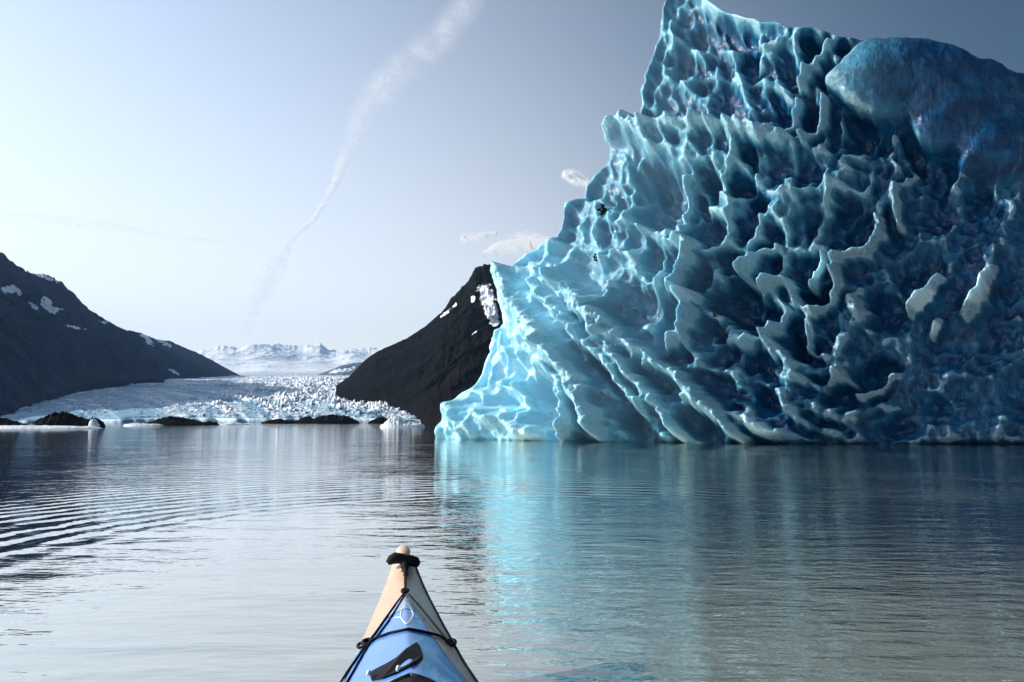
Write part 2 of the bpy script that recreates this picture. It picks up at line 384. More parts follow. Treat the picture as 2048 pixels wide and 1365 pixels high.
# smooth snout at the upper right
def poly_in(pts, soft):
    """signed-distance mask of a polygon in chart pixels: 1 inside"""
    px, py = WX * .5 + CX * .5, WY * .5 + CY * .5
    d = np.full(CX.shape, 1e9); ins = np.zeros(CX.shape, bool)
    n = len(pts)
    for i in range(n):
        a, b = pts[i], pts[(i + 1) % n]
        d = np.minimum(d, seg_d(px, py, a, b))
        cond = ((a[1] > py) != (b[1] > py))
        xi = (b[0] - a[0]) * (py - a[1]) / (b[1] - a[1] + 1e-9) + a[0]
        ins ^= cond & (px < xi)
    sdv = np.where(ins, d, -d)
    return sdv
SN = poly_in([(1652, 168), (1690, 118), (1730, 84), (1800, 60), (2600, 60), (2600, 400), (2048, 385), (1975, 372), (1922, 352), (1902, 312), (1868, 305), (1842, 290), (1812, 246), (1765, 240), (1722, 222), (1690, 205)], 10)
sft = 5 + np.clip(CX - 1870, 0, None) * .4
snm = sstep(-.6 * sft, sft, SN)
prof = np.sqrt(np.clip(SN / 90, 0, 1)) * .9
H += (1 - snm) * (big * (1 - .6 * calm) + sml * (1 - .5 * calm))

carve = np.zeros_like(H)
for (x, y, a, b, rot, D) in POCKETS:
    m = box(x - 2.2 * max(a, b), x + 2.2 * max(a, b), y - 2.2 * max(a, b), y + 2.2 * max(a, b))
    if not m.any(): continue
    c, s_ = math.cos(R(rot)), math.sin(R(rot))
    X_ = (WX[m] - x) * c + (WY[m] - y) * s_; Y_ = -(WX[m] - x) * s_ + (WY[m] - y) * c
    q = (X_ / (a * 1.3))**2 + (Y_ / (b * 1.3))**2
    # steeper at the upper rim, easing out at the lower rim
    q = q * (1 - .18 * np.clip(Y_ / b, -1, 1))
    dd = D * np.clip(1 - q, 0, None)**.85 * (1 - .45 * (sstep(1650, 1900, x) if x > 1650 else 0))
    carve[m] = np.maximum(carve[m], dd)
hollow = sstep(0.05, .5, carve)
H -= 1.25 * carve * (1 - snm)
H += hollow * (1 - snm) * (.65 * -big)                          # pockets override the random cells
rib = np.zeros_like(H)
for (pts, w, h) in RIBS:
    xs = [p[0] for p in pts]; ys = [p[1] for p in pts]
    m = box(min(xs) - 2 * w - 20, max(xs) + 2 * w + 20, min(ys) - 2 * w - 20, max(ys) + 2 * w + 20)
    if not m.any(): continue
    d = np.full(m.sum(), 1e9)
    for a, b in zip(pts[:-1], pts[1:]): d = np.minimum(d, seg_d(WX[m], WY[m], a, b))
    d = d * (1 + .25 * fbm(CX[m] / 22, CY[m] / 22, 41, 2))
    rib[m] = np.maximum(rib[m], h * np.exp(-(d / w)**2.4))
H += 1.3 * rib * (1 - snm)
H += snm * (.22 + prof + .10 * fbm(CX / 60, CY / 60, 44, 3)) + snm * (-.35 * sstep(0, 1, sstep(.55, .75, vnoise(CX / 50, CY / 30, 45))) * 0)
# knobbly crusts
kn = ridged(CX / 16, CY / 20, 51, 3)
crust = sstep(.05, .5, rib + .25 * (1 - hollow)) * (1 - snm)
H += .10 * (kn - .5) * (.35 + crust) + .045 * fbm(CX / 8, CY / 10, 52, 3) * (1 - .5 * snm)
# ledge of knobs under the tower
ledge = np.exp(-((CY - 258 + 8 * fbm(CX / 40, CX * 0, 61, 2)) / 11)**2) * sstep(1195, 1215, CX) * sstep(1600, 1480, CX)
k1, _ = voro(CX / 24, CY / 24, 62)
H += ledge * (.35 + .5 * np.clip(.6 - np.sqrt(k1), 0, 1))
C5, _ = voro(WX / 15 + .4 * fbm(CX / 30, CY / 30, 66, 2), WY / 20, 64)
H += -.34 * (.4 - np.minimum(np.sqrt(C5), .75)**2) * (1 - .9 * snm) * (.35 + .65 * sstep(.35, .6, vnoise(CX / 60, CY / 60, 65)))
H += .05 * fbm(CX / 9, CY / 11, 58, 4, .6) * (1 - .6 * snm)
H = .3 * H + .7 * blur(H, 3)                                  # melt-rounded crests
H += (.05 * ridged(CX / 7, CY / 8, 57, 3) + .05 * fbm(CX / 5, CY / 6, 53, 3)) * crust * (1 - snm)
# undercut at the waterline
H -= 1.1 * np.exp(-((CY - 892 + 5 * fbm(CX / 30, 0 * CX, 91, 3)) / 8.0)**2) * sstep(900, 1250, CX) * np.clip(.7 + .8 * fbm(CX / 60, 0 * CX, 92, 3), 0, 1.2)

# convex crest measure: weathered crust, plus sunlight painted on crests and shade in pockets
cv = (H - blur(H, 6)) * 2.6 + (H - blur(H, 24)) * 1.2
crest_tone = np.clip(.5 + cv, 0, 1)
crest_tone = np.where(snm > .5, np.clip(.12 + .5 * cv + .5 * sstep(1900, 1680, CX + .5 * (CY - 150)), 0, 1), crest_tone)  # snout's lit left tip painted paler, fading to the right
for (x, y, rx, ry, rot, k) in [(1966, 592, 13, 36, 25, 1), (1856, 612, 9, 30, 45, 1), (1878, 660, 7, 11, 0, .8), (1640, 540, 8, 30, 40, .8), (1830, 290, 14, 22, -30, .7), (1430, 620, 14, 14, 0, .6), (1388, 600, 12, 26, 0, .5), (1055, 880, 40, 8, 0, .6), (1395, 880, 34, 12, 20, .6), (1530, 865, 40, 10, 25, .5)]:  # bright patches: sunlight on bulges painted into the ice colour
    c, s_ = math.cos(R(rot)), math.sin(R(rot))
    X_ = (CX - x) * c + (CY - y) * s_; Y_ = -(CX - x) * s_ + (CY - y) * c
    pm = 1 - sstep(.1, 1.3, (X_ / rx)**2 + (Y_ / ry)**2 + .8 * fbm(CX / 9, CY / 9, 71, 4, .6))
    pm = blur(pm, 3); pm2 = blur(pm, 6)
    crest_tone = crest_tone + (.95 + .5 * fbm(CX / 6, CY / 9, 72, 3)) * k * pm; H += .35 * k * pm2
# paler towards the left wing: its sunlit glow is painted into the colour
pale = sstep(1250, 1000, CX + .25 * (CY - 600)) * sstep(420, 560, CY) + .35 * sstep(1500, 1250, CX)
pale = np.clip(pale, 0, 1)

# face plane in the world
e0 = at(860, 880, 1.0); k0 = CAM_Z / (CAM_Z - e0[2]); PA = np.array([e0[0] * k0, k0, 0.0])
e1 = at(2048, 895, 1.0); k1_ = CAM_Z / (CAM_Z - e1[2]); PB = np.array([e1[0] * k1_, k1_, 0.0])
along = PB - PA; along /= np.linalg.norm(along)
LEAN = 0.10
nrm = np.cross(along, np.array([0, LEAN * 1.0, 1.0])); nrm /= np.linalg.norm(nrm)
if nrm[1] > 0: nrm = -nrm
rx, ry, rz = ray(CX, CY)
org = np.array([0, 0, CAM_Z])
den = rx * nrm[0] + ry * nrm[1] + rz * nrm[2]
# the wall bends away at both ends: towards the sun on the left, away from it on the right
LD = blur(dL, 25)
off = .36 * np.clip(7.0 - LD, 0, None)**1.5 / 2.6 + blur(np.clip(CX - 1600, 0, None) * PXM * .34, 20)
tt = ((PA - org) @ nrm - off) / den
P0 = np.stack([rx * tt, ry * tt, CAM_Z + rz * tt], -1)
# rounding towards the rim
RE = 0.9
ed = np.minimum(np.minimum(dL, dT), dR)
rnd = -RE * (1 - np.sqrt(np.clip(1 - (1 - np.clip(ed / RE, 0, 1))**2, 0, 1)))
fade = sstep(0, .45, ed)
Hs = (H - blur(H, 40)) * fade
Hx = H * fade + .45 * Hs
front = P0 + nrm * (Hx + rnd)[..., None]
front = front - along * (.38 * Hs * sstep(0, 1.2, ed))[..., None] + np.array([0, 0, 1.0]) * (.22 * Hs * sstep(0, 1.2, ed))[..., None]   # crests lean over their hollows
thick = RE + (8.5 * (1 - np.exp(-ed / 5.0)) + .5 * fbm(CX / 90, CY / 90, 81, 4)) * sstep(0, .5, ed)
thick = np.maximum(thick, -(Hx + rnd) + .8 * sstep(0, .5, ed))
back = P0 - nrm * thick[..., None]
back[..., 2] = np.where(np.arange(NV)[:, None] == 0, -1.5, back[..., 2])
N1 = NU * NV
# shared rim: left column, top row, right column use the front vertices
idx = np.arange(N1).reshape(NV, NU) + N1
f = np.arange(N1).reshape(NV, NU)
idx[:, 0] = f[:, 0]; idx[-1, :] = f[-1, :]; idx[:, -1] = f[:, -1]; idx[0, :] = f[0, :]
bq = np.stack([idx[:-1, :-1], idx[1:, :-1], idx[1:, 1:], idx[:-1, 1:]], -1).reshape(-1, 4)
fq = gridquads(NV, NU)
Vall = np.concatenate([front.reshape(-1, 3), back.reshape(-1, 3)])
Q = np.concatenate([fq, bq])
used = np.zeros(len(Vall), bool); used[Q.ravel()] = True
remap = np.cumsum(used) - 1
A_fr = np.concatenate([crest_tone.ravel(), np.full(N1, .4)])[used]
A_shade = np.concatenate([sstep(1400, 1950, CX + .2 * (CY - 400)).ravel(), np.full(N1, .6)])[used]  # painted shade: ice colour darkens towards the berg's right side
A_pl = np.concatenate([pale.ravel(), np.full(N1, .2)])[used]

def mat_ice():
    s = NT("glacier_ice")
    p = s.pos()
    fr = s.attr("crest_tone"); pl = s.attr("pale")
    n1 = s.noise(p, 1.3, 5, .6); n2 = s.noise(p, 7.0, 4, .6); n3 = s.noise(p, 28, 3, .6)
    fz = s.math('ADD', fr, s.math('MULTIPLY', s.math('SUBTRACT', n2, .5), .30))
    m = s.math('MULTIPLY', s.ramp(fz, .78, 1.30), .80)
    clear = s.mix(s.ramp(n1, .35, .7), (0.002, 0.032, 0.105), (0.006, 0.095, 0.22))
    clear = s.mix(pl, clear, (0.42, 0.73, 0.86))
    col = s.mix(s.ramp(fz, .20, .95), clear, s.mix(s.math('SUBTRACT', .60, s.math('MULTIPLY', s.attr('right_shade'), .48)), clear, (.17, .52, .64)))
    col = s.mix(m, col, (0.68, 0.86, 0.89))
    s.l(col, s.b.inputs["Base Color"])
    s.b.inputs["Subsurface Weight"].default_value = 0.8
    s.b.inputs["Subsurface Radius"].default_value = (0.33, 0.76, 0.95)
    s.b.inputs["Subsurface Scale"].default_value = 0.24
    s.b.inputs["IOR"].default_value = 1.31
    s.b.inputs["Specular IOR Level"].default_value = 1.0
    rg = s.math('ADD', s.math('MULTIPLY', m, .10), s.ramp(n2, .3, .7, .06, .17))
    s.l(rg, s.b.inputs["Roughness"])
    st_ = s.noise(s.pos((3.2, 3.2, .55)), 2.6, 4, .65)
    vz = s.n("TexVoronoi", Scale=5.0); s.l(p, vz.inputs["Vector"])
    h = s.math('ADD', s.math('MULTIPLY', n2, .03), s.math('MULTIPLY', n3, s.ramp(fz, .4, 1.1, .003, .018)))
    h = s.math('ADD', h, s.math('MULTIPLY', vz.outputs["Distance"], .022))
    h = s.math('ADD', h, s.math('MULTIPLY', st_, .075))
    s.l(s.bump(h, .8, 1.0), s.b.inputs["Normal"])
    return s.m
berg = fastmesh("iceberg", Vall[used], remap[Q], mat_ice(), attrs={"crest_tone": A_fr, "pale": A_pl, "right_shade": A_shade})
tag(berg, "towering blue iceberg with scalloped pockets and pale ribs rising from the lake", "iceberg")

def face_pt(px, py, out=0.0):
    i = np.argmin((CX - px)**2 + (CY - py)**2)
    p = front.reshape(-1, 3)[i]
    return p + nrm * out

# ================================================================== ROCK, SNOW, GLACIER MATERIALS
def mat_rock(name, c1, c2, sc=0.02, snowy=True):
    s = NT(name)
    p = s.pos()
    n1 = s.noise(p, sc, 6, .65); n2 = s.noise(p, sc * 9, 5, .65)
    mp = s.n("Mapping"); mp.inputs["Scale"].default_value = (1, 1, .25); s.l(p, mp.inputs[0])
    n3 = s.noise(mp.outputs[0], sc * 4, 5, .7)
    col = s.mix(s.ramp(n1, .35, .65), c1, c2)
    col = s.mix(s.math('MULTIPLY', s.ramp(n3, .45, .7), .5), col, tuple(min(1, x * 2.2) for x in c2))
    if snowy:
        sn = s.math('ADD', s.attr("snow"), s.math('MULTIPLY', s.math('SUBTRACT', n2, .5), 1.5))
        sm = s.ramp(sn, .5, .62)
        col = s.mix(sm, col, (.80, .85, .90))
    s.l(col, s.b.inputs["Base Color"])
    s.b.inputs["Roughness"].default_value = .85
    s.b.inputs["Specular IOR Level"].default_value = .02
    h = s.math('ADD', s.math('MULTIPLY', n3, .5 / sc * .02), s.math('MULTIPLY', n2, .2 / sc * .02))
    s.l(s.bump(h, .8, 1.5), s.b.inputs["Normal"])
    return s.m

# loft a mountainside from a ridge line and a foot line: entries (px, py, distance)
def loft_mountain(name, ridge, foot, mat, nu, nv, rough, seed, label, snow_blobs=(), snow_base=0.0, profile=1.15, back=1.0, gscale=None, ridgesnow=0.0, jagk=.022):
    def world(lst):
        a = np.array(lst, float)
        X, Y, Z = at(a[:, 0], a[:, 1], a[:, 2]); return np.stack([X, Y, Z], -1)
    Rg = world(ridge); Ft = world(foot)
    t = np.linspace(0, 1, nu)
    def rs(P):
        k = np.linspace(0, 1, len(P)); return np.stack([np.interp(t, k, P[:, i]) for i in range(3)], -1)
    Rg = rs(Rg); Ft = rs(Ft)
    vv = np.linspace(0, 1, nv)
    G = Ft[None] * (1 - vv[:, None, None]) + Rg[None] * vv[:, None, None]
    zz = Ft[None, :, 2] + (Rg[None, :, 2] - Ft[None, :, 2]) * (vv[:, None]**profile)
    G[..., 2] = zz
    sc = gscale or np.linalg.norm(Rg[-1] - Rg[0]) / 8
    hgt = np.abs(Rg[:, 2] - Ft[:, 2])[None]
    n = ridged(G[..., 0] / sc + G[..., 2] / sc * .5, G[..., 1] / sc - G[..., 2] / sc * .3, seed, 7, .52) - .62
    env = (4 * vv * (1 - vv))[:, None]**.6
    G[..., 2] += rough * hgt * n * env
    gul = ridged(t[None] * 22 + 1.5 * vv[:, None] + .6 * fbm(t[None] * 12 + 0 * vv[:, None], vv[:, None] * 5 + 0 * t[None], seed + 31, 3), vv[:, None] * 2.5 + 0 * t[None], seed + 30, 5, .55) - .6
    G[..., 2] += .04 * hgt * gul * env * (1 if gscale is None or gscale < 100 else 0)
    side = fbm(G[..., 0] / sc * 1.4, (G[..., 1] + G[..., 2]) / sc * 1.4, seed + 9, 6, .55)
    G[..., 1] += rough * 1.6 * hgt * side * env
    G[:2, :, 2] -= np.array([1.0, .3])[:, None] * .05 * Ft[None, :, 1]
    jag = fbm(t * (38 if jagk < .1 else 60), 0 * t, seed + 3, 5, .6) * hgt[0] * jagk
    G[..., 2] += jag[None] * (vv[:, None]**4)
    # back slope
    nb = 40
    vb = np.linspace(0, 1, nb)[1:, None, None]
    top = G[-1][None]
    drop = top[..., 2:3]
    out = (Rg - Ft); out[:, 2] = 0; out /= (np.linalg.norm(out, axis=1, keepdims=True) + 1e-6)
    Bk = top + out[None] * drop * 1.6 * back * vb
    Bk[..., 2] = top[..., 2] * (1 - vb[..., 0]) - 2 * vb[..., 0] + rough * .5 * hgt * fbm(Bk[..., 0] / sc, Bk[..., 1] / sc, seed + 5, 5) * np.sin(np.pi * vb[..., 0])
    A = np.concatenate([G, Bk])
    PX, PY = project(A[..., 0], A[..., 1], A[..., 2])
    snow = np.full(PX.shape, snow_base)
    for (x, y, a, b, rot, k) in snow_blobs:
        c, s_ = math.cos(R(rot)), math.sin(R(rot))
        X_ = (PX - x) * c + (PY - y) * s_; Y_ = -(PX - x) * s_ + (PY - y) * c
        w = 1 - np.sqrt((X_ / a)**2 + (Y_ / b)**2) + .9 * fbm(PX / (b * 1.5), PY / (b * 1.2), seed + 20, 4, .6)
        w[nv:] = 0
        snow = np.maximum(snow, k * np.clip(w + .45, 0, 1))
    if ridgesnow: snow[nv - 6:] = np.maximum(snow[nv - 6:], ridgesnow)
    o = fastmesh(name, A.reshape(-1, 3), gridquads(A.shape[0], nu), mat, attrs={"snow": snow.ravel()})
    tag(o, label, None, kind="structure")
    return o
rock_l = mat_rock("hazed_slope_rock", (.003, .015, .045), (.008, .027, .070), .012)  # blue of the hazy air is painted into this rock colour
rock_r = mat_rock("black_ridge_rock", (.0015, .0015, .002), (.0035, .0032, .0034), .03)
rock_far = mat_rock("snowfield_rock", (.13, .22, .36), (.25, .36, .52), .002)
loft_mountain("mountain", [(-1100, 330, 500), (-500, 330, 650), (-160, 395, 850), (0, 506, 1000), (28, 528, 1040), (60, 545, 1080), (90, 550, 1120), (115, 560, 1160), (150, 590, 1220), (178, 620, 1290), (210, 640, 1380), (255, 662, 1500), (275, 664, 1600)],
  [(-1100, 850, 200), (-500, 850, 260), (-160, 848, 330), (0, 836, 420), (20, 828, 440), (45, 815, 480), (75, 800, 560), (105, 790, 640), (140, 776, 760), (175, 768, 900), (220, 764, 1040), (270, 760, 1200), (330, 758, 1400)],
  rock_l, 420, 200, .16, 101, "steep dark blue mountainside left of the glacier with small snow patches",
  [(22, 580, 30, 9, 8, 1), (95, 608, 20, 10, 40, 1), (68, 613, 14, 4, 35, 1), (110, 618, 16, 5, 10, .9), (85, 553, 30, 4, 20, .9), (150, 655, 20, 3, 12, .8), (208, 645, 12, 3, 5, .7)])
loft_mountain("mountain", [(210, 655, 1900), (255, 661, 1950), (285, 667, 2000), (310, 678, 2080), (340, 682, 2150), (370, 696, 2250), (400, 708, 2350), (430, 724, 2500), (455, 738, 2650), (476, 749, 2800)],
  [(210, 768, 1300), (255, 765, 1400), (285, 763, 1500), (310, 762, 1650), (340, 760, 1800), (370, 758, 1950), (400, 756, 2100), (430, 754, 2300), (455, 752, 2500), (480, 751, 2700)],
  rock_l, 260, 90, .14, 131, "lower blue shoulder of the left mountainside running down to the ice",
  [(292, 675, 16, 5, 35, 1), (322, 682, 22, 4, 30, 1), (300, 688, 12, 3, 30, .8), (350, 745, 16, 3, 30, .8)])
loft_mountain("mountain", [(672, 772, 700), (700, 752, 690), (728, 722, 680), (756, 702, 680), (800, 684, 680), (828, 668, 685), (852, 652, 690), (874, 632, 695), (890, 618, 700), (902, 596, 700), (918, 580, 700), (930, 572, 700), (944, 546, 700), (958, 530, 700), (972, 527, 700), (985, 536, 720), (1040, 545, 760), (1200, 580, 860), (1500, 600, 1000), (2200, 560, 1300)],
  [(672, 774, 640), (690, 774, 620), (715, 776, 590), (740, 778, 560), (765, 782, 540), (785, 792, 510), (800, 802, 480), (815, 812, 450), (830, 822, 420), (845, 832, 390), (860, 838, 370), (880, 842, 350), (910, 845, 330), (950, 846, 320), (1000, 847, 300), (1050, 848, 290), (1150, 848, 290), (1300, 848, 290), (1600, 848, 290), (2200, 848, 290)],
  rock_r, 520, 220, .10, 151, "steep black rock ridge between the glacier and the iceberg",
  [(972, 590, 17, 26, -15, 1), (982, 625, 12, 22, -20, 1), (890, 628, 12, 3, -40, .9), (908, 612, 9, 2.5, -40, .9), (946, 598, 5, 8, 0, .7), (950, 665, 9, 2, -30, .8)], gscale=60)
# the far range: a heightfield whose columns are scaled to the skyline seen from the lake
fx_ = np.linspace(300, 1700, 700)[None]; fd = np.linspace(0, 1, 260)[:, None]
Yf = 4000 + 4600 * fd + 0 * fx_
Xf = (fx_ - 1024) / F * Yf * cp
rzf = (.004 + .996 * sstep(-.12, .85, fd + .18 * fbm(Xf / 1500, Yf / 1500, 611, 3))) * (.30 + .85 * ridged(Xf / 1000, Yf / 900, 612, 7, .5)) * sstep(1.0, .86, fd)
_, sky_y = None, np.interp(fx_[0], [300, 392, 412, 440, 470, 500, 540, 570, 600, 618, 636, 656, 690, 720, 750, 800, 1000, 1700], [715, 702, 698, 691, 697, 690, 687, 691, 693, 689, 686, 703, 698, 698, 697, 690, 650, 640])
tgt = (842 - (sky_y + 2.2 * fbm(fx_[0] / 9, 0 * fx_[0], 615, 4, .6))) / F
mx_ = np.convolve(np.pad(rzf.max(axis=0), 30, mode='edge'), np.hanning(61) / np.hanning(61).sum(), 'valid')
rr_f = rzf / mx_[None]
base_f = Yf * 91.0 / F
tgs = np.convolve(np.pad(tgt, 20, mode='edge'), np.hanning(41) / np.hanning(41).sum(), 'valid')
Zf = CAM_Z + Yf * (91.0 / F + rr_f * (tgs[None] - 91.0 / F) + np.clip(rr_f, 0, 1.1)**5 * (tgt - tgs)[None]) * cp * 1.006
Zf[0] = base_f[0] - 12; Zf[-1] = 0
sn_f = .72 + .25 * fbm(Xf / 500, Yf / 500, 617, 4)
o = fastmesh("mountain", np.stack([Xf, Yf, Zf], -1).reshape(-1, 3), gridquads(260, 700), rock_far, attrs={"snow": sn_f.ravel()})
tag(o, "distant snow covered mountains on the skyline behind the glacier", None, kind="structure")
loft_mountain("mountain", [(640, 748, 3300), (660, 741, 3350), (680, 732, 3400), (705, 727, 3400), (740, 722, 3400), (800, 715, 3400)],
  [(630, 751, 3000), (660, 751, 2900), (690, 752, 2800), (710, 752, 2800), (745, 752, 2800), (800, 752, 2800)],
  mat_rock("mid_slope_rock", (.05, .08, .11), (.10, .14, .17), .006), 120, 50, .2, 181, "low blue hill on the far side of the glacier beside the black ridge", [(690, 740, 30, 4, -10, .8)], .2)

# ================================================================== GLACIER
def mat_glacier():
    s = NT("crevassed_glacier_ice")
    p = s.pos()
    n1 = s.noise(p, .02, 5, .6); n2 = s.noise(p, .18, 5, .65)
    cr = s.attr("crest_tone")
    f_ = s.math('ADD', cr, s.math('MULTIPLY', s.math('SUBTRACT', n2, .5), .6))
    col = s.mix(s.ramp(f_, .3, .7), (.17, .36, .49), (.82, .88, .93))
    dirt = s.math('MULTIPLY', s.ramp(n1, .56, .72), .35)
    col = s.mix(dirt, col, (.16, .19, .22))
    col = s.mix(s.attr("dirt"), col, (.05, .05, .055))
    s.l(col, s.b.inputs["Base Color"]); s.b.inputs["Roughness"].default_value = .6
    s.b.inputs["Specular IOR Level"].default_value = .3
    s.l(s.bump(n2, .6, 2.0), s.b.inputs["Normal"])
    return s.m
gu, gv = 950, 520
PXg = np.linspace(-60, 905, gu)[None]
tv = np.linspace(0, 1, gv)[:, None]
Yg = 395 * (3400 / 395)**(tv**1.15) + 0 * PXg
Yg = Yg + 12 * fbm(PXg / 60 + 0 * Yg, Yg / 200, 201, 3) * (1 - tv)
Xg = (PXg - 1024) / F * Yg * cp
zf = np.interp(PXg, [-60, 60, 250, 480, 700, 830, 905], [1, 1.5, 2.5, 3, 3, 2, 1])
Zg = zf + np.clip(Yg - 400, 0, None) * 0.0700
Zg = Zg - 12 * sstep(200, -60, PXg) * 0
a1, b1 = voro(Xg / 8 + .5 * fbm(Xg / 60, Yg / 60, 210, 3), Yg / 11 + .5 * fbm(Xg / 60, Yg / 60, 211, 3), 205)
a2, b2 = voro(Xg / 3.4, Yg / 5, 206)
def cellrand(x, y, s_):
    ix = np.floor(x); iy = np.floor(y); f1 = np.full(x.shape, 9.0); hv_ = np.zeros(x.shape)
    for dx in (-1, 0, 1):
        for dy in (-1, 0, 1):
            cx = ix + dx; cy = iy + dy
            d = (cx + .1 + .8 * _h(cx, cy, s_) - x)**2 + (cy + .1 + .8 * _h(cx, cy, s_ + 55) - y)**2
            hv_ = np.where(d < f1, _h(cx, cy, s_ + 99), hv_); f1 = np.minimum(f1, d)
    return hv_
wx_ = Xg + 2.5 * fbm(Xg / 9, Yg / 9, 231, 3); wy_ = Yg + 3 * fbm(Xg / 9, Yg / 9, 232, 3)
blk = cellrand(wx_ / 6 + wy_ / 30, wy_ / 5, 233) * 1.2 + cellrand(wx_ / 2.6 + wy_ / 10, wy_ / 2.6, 234) * .8 + .8 * fbm(Xg / 45, Yg / 60, 235, 3)
ser = (np.sqrt(b1) - np.sqrt(a1)); ser2 = np.sqrt(b2) - np.sqrt(a2)
rg_ = ridged(Xg / 34 + Yg / 160, Yg / 42, 207, 4)
amp = 1.0 * (.45 + .75 * sstep(280, 640, PXg)) * sstep(3400, 1200, Yg) * 1.0
flow = fbm((PXg - 560 + (Yg - 400) * .35) / 34 + .8 * fbm(Xg / 80, Yg / 120, 242, 3), Yg / 130, 241, 3)
amp = amp * (.35 + .65 * sstep(395, 520, Yg)) * np.clip(.75 + 1.3 * flow, .25, 1.5)
hh = amp * (1.7 * (blk - 1) + 1.0 * np.clip(ser2, 0, .6) + 3.0 * (rg_ - .6) + 1.2 * fbm(Xg / 4, Yg / 5, 208, 4, .6))
Zg = Zg + hh * sstep(0, .03, tv + 0 * PXg) * (1 + Yg / 1500)
# front falls to the water, feet at z<0
Zg = np.where(tv < .006, -1.5, Zg)
Zg = np.where((tv >= .006) & (tv < .03), np.maximum(Zg * .75, .5), Zg)
edge = sstep(-60, 10, PXg) * sstep(905, 870, PXg)
Zg = Zg * edge - 2 * (1 - edge)
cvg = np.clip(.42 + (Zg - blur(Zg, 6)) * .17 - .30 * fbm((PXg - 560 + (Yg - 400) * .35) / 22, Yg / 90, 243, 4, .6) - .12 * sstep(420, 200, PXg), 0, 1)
mor = np.exp(-((PXg - np.interp(Yg, [400, 520, 620, 700], [880, 835, 800, 740])) / 26)**2) * (Yg < 700) * sstep(.3, .6, fbm(Xg / 12, Yg / 30, 220, 3) * .5 + .6)
dirt = np.clip(mor * .85, 0, 1)
V = np.stack([Xg, Yg, Zg], -1).reshape(-1, 3)
gl = fastmesh("glacier", V, gridquads(gv, gu), mat_glacier(), attrs={"crest_tone": cvg, "dirt": dirt + 0 * Xg})
tag(gl, "broad crevassed white and blue glacier flowing down to the lake", None, kind="structure")

# ================================================================== SHORE ROCKS AND SMALL ICE
dark = mat_rock("wet_black_rock", (.005, .005, .006), (.010, .0095, .0095), .4, False)
def blob_field(name, px0, px1, ptop, Y, mat, label, cat, group, seed, prof, depth=None, base=-.6):
    """low rocky islet: heightfield over an ellipse; prof = silhouette heights along its length (0..1)"""
    x0 = (px0 - 1024) / F * Y * cp; x1 = (px1 - 1024) / F * Y * cp
    hx = (x1 - x0) / 2; hy = depth or max(hx * .45, 2)
    top = float(at(0, ptop, Y)[2])
    nu_, nv_ = 220, 60
    U, Vv = np.meshgrid(np.linspace(-1, 1, nu_), np.linspace(-1, 1, nv_))
    Xl = U * hx; Yl = Vv * hy * np.sqrt(np.clip(1 - U**2, 0.0, 1))
    pr = np.interp(U, np.linspace(-1, 1, len(prof)), prof)
    Zl = top * pr * np.clip(1 - Vv**2, 0, 1)**.6
    sc = max(hx / 5, .8)
    nn = ridged(Xl / sc + seed, Yl / sc, seed, 5, .55) - .55
    Zl = Zl * (1 + .75 * nn) + top * .10 * fbm(Xl / (sc * .2), Yl / (sc * .2), seed + 2, 4)
    Zl += base * (1 - np.clip((1 - Vv**2) * (1 - U**2) * 6, 0, 1))
    rim = (np.abs(Vv) > .99) | (np.abs(U) > .995)
    Zl = np.where(rim, base, Zl)
    n = nu_ * nv_
    top_v = np.stack([Xl, Yl, Zl], -1).reshape(-1, 3)
    bot_v = np.stack([Xl, Yl, np.full_like(Zl, base - 1)], -1).reshape(-1, 3)
    q = np.concatenate([gridquads(nv_, nu_), gridquads(nv_, nu_, n, True)])
    i = np.arange(n).reshape(nv_, nu_)
    ring = np.concatenate([i[0, :], i[1:, -1], i[-1, -2::-1], i[-2:0:-1, 0]])
    r2_ = np.roll(ring, -1)
    q = np.concatenate([q, np.stack([ring, ring + n, r2_ + n, r2_], -1)])
    o = fastmesh(name, np.concatenate([top_v, bot_v]), q, mat)
    o.location = ((x0 + x1) / 2, Y, 0)
    tag(o, label, cat, group); return o
g = "dark rocks along the far shore"
blob_field("rock_islet", -90, 66, 836, 112, dark, "low black rock bank at the far left of the shore", "rock", g, 301, [.6, .9, .8, .9, 1, .8, .6, .4, .3])
blob_field("rock_islet", 62, 212, 827, 120, dark, "tallest black rock mound on the left shore in front of the glacier", "rock", g, 302, [.1, .45, .8, 1, .95, .6, .45, .55, .15])
blob_field("rock_islet", 285, 442, 835.5, 175, dark, "long low dark rock hump below the middle of the glacier", "rock", g, 303, [.05, .35, .8, 1, .9, .6, .35, .4, .1])
blob_field("rock_islet", 520, 600, 836, 270, dark, "small thin dark rock strip left of the wide moraine bar", "rock", g, 304, [.1, .4, .6, .7, .5, .4, .1])
blob_field("rock_islet", 585, 722, 832, 280, dark, "wide flat dark moraine bar at the glacier front near the black ridge", "rock", g, 305, [.2, .6, .8, .6, .9, 1, .8, .9, .5, .1])
blob_field("rock_islet", 735, 800, 835, 290, dark, "short dark rock bar just behind the flat white ice floe", "rock", g, 306, [.2, .6, .9, .7, .4, .2])
def mat_floe():
    s = NT("white_floe_ice"); p = s.pos()
    n = s.noise(p, 1.2, 5, .6)
    s.l(s.mix(s.ramp(n, .3, .7), (.55, .70, .78), (.88, .91, .93)), s.b.inputs["Base Color"])
    s.b.inputs["Roughness"].default_value = .45; s.b.inputs["Subsurface Weight"].default_value = .3
    s.b.inputs["Subsurface Scale"].default_value = .2
    s.l(s.bump(n, .6, .3), s.b.inputs["Normal"]); return s.m
fl = mat_floe()
g2 = "small ice floes along the far shore"
blob_field("ice_floe", 758, 852, 836, 120, fl, "flat white ice floe with a hump floating beside the iceberg's foot", "ice floe", g2, 311, [.15, .3, .8, 1, .8, .4, .45, .4, .35, .1])
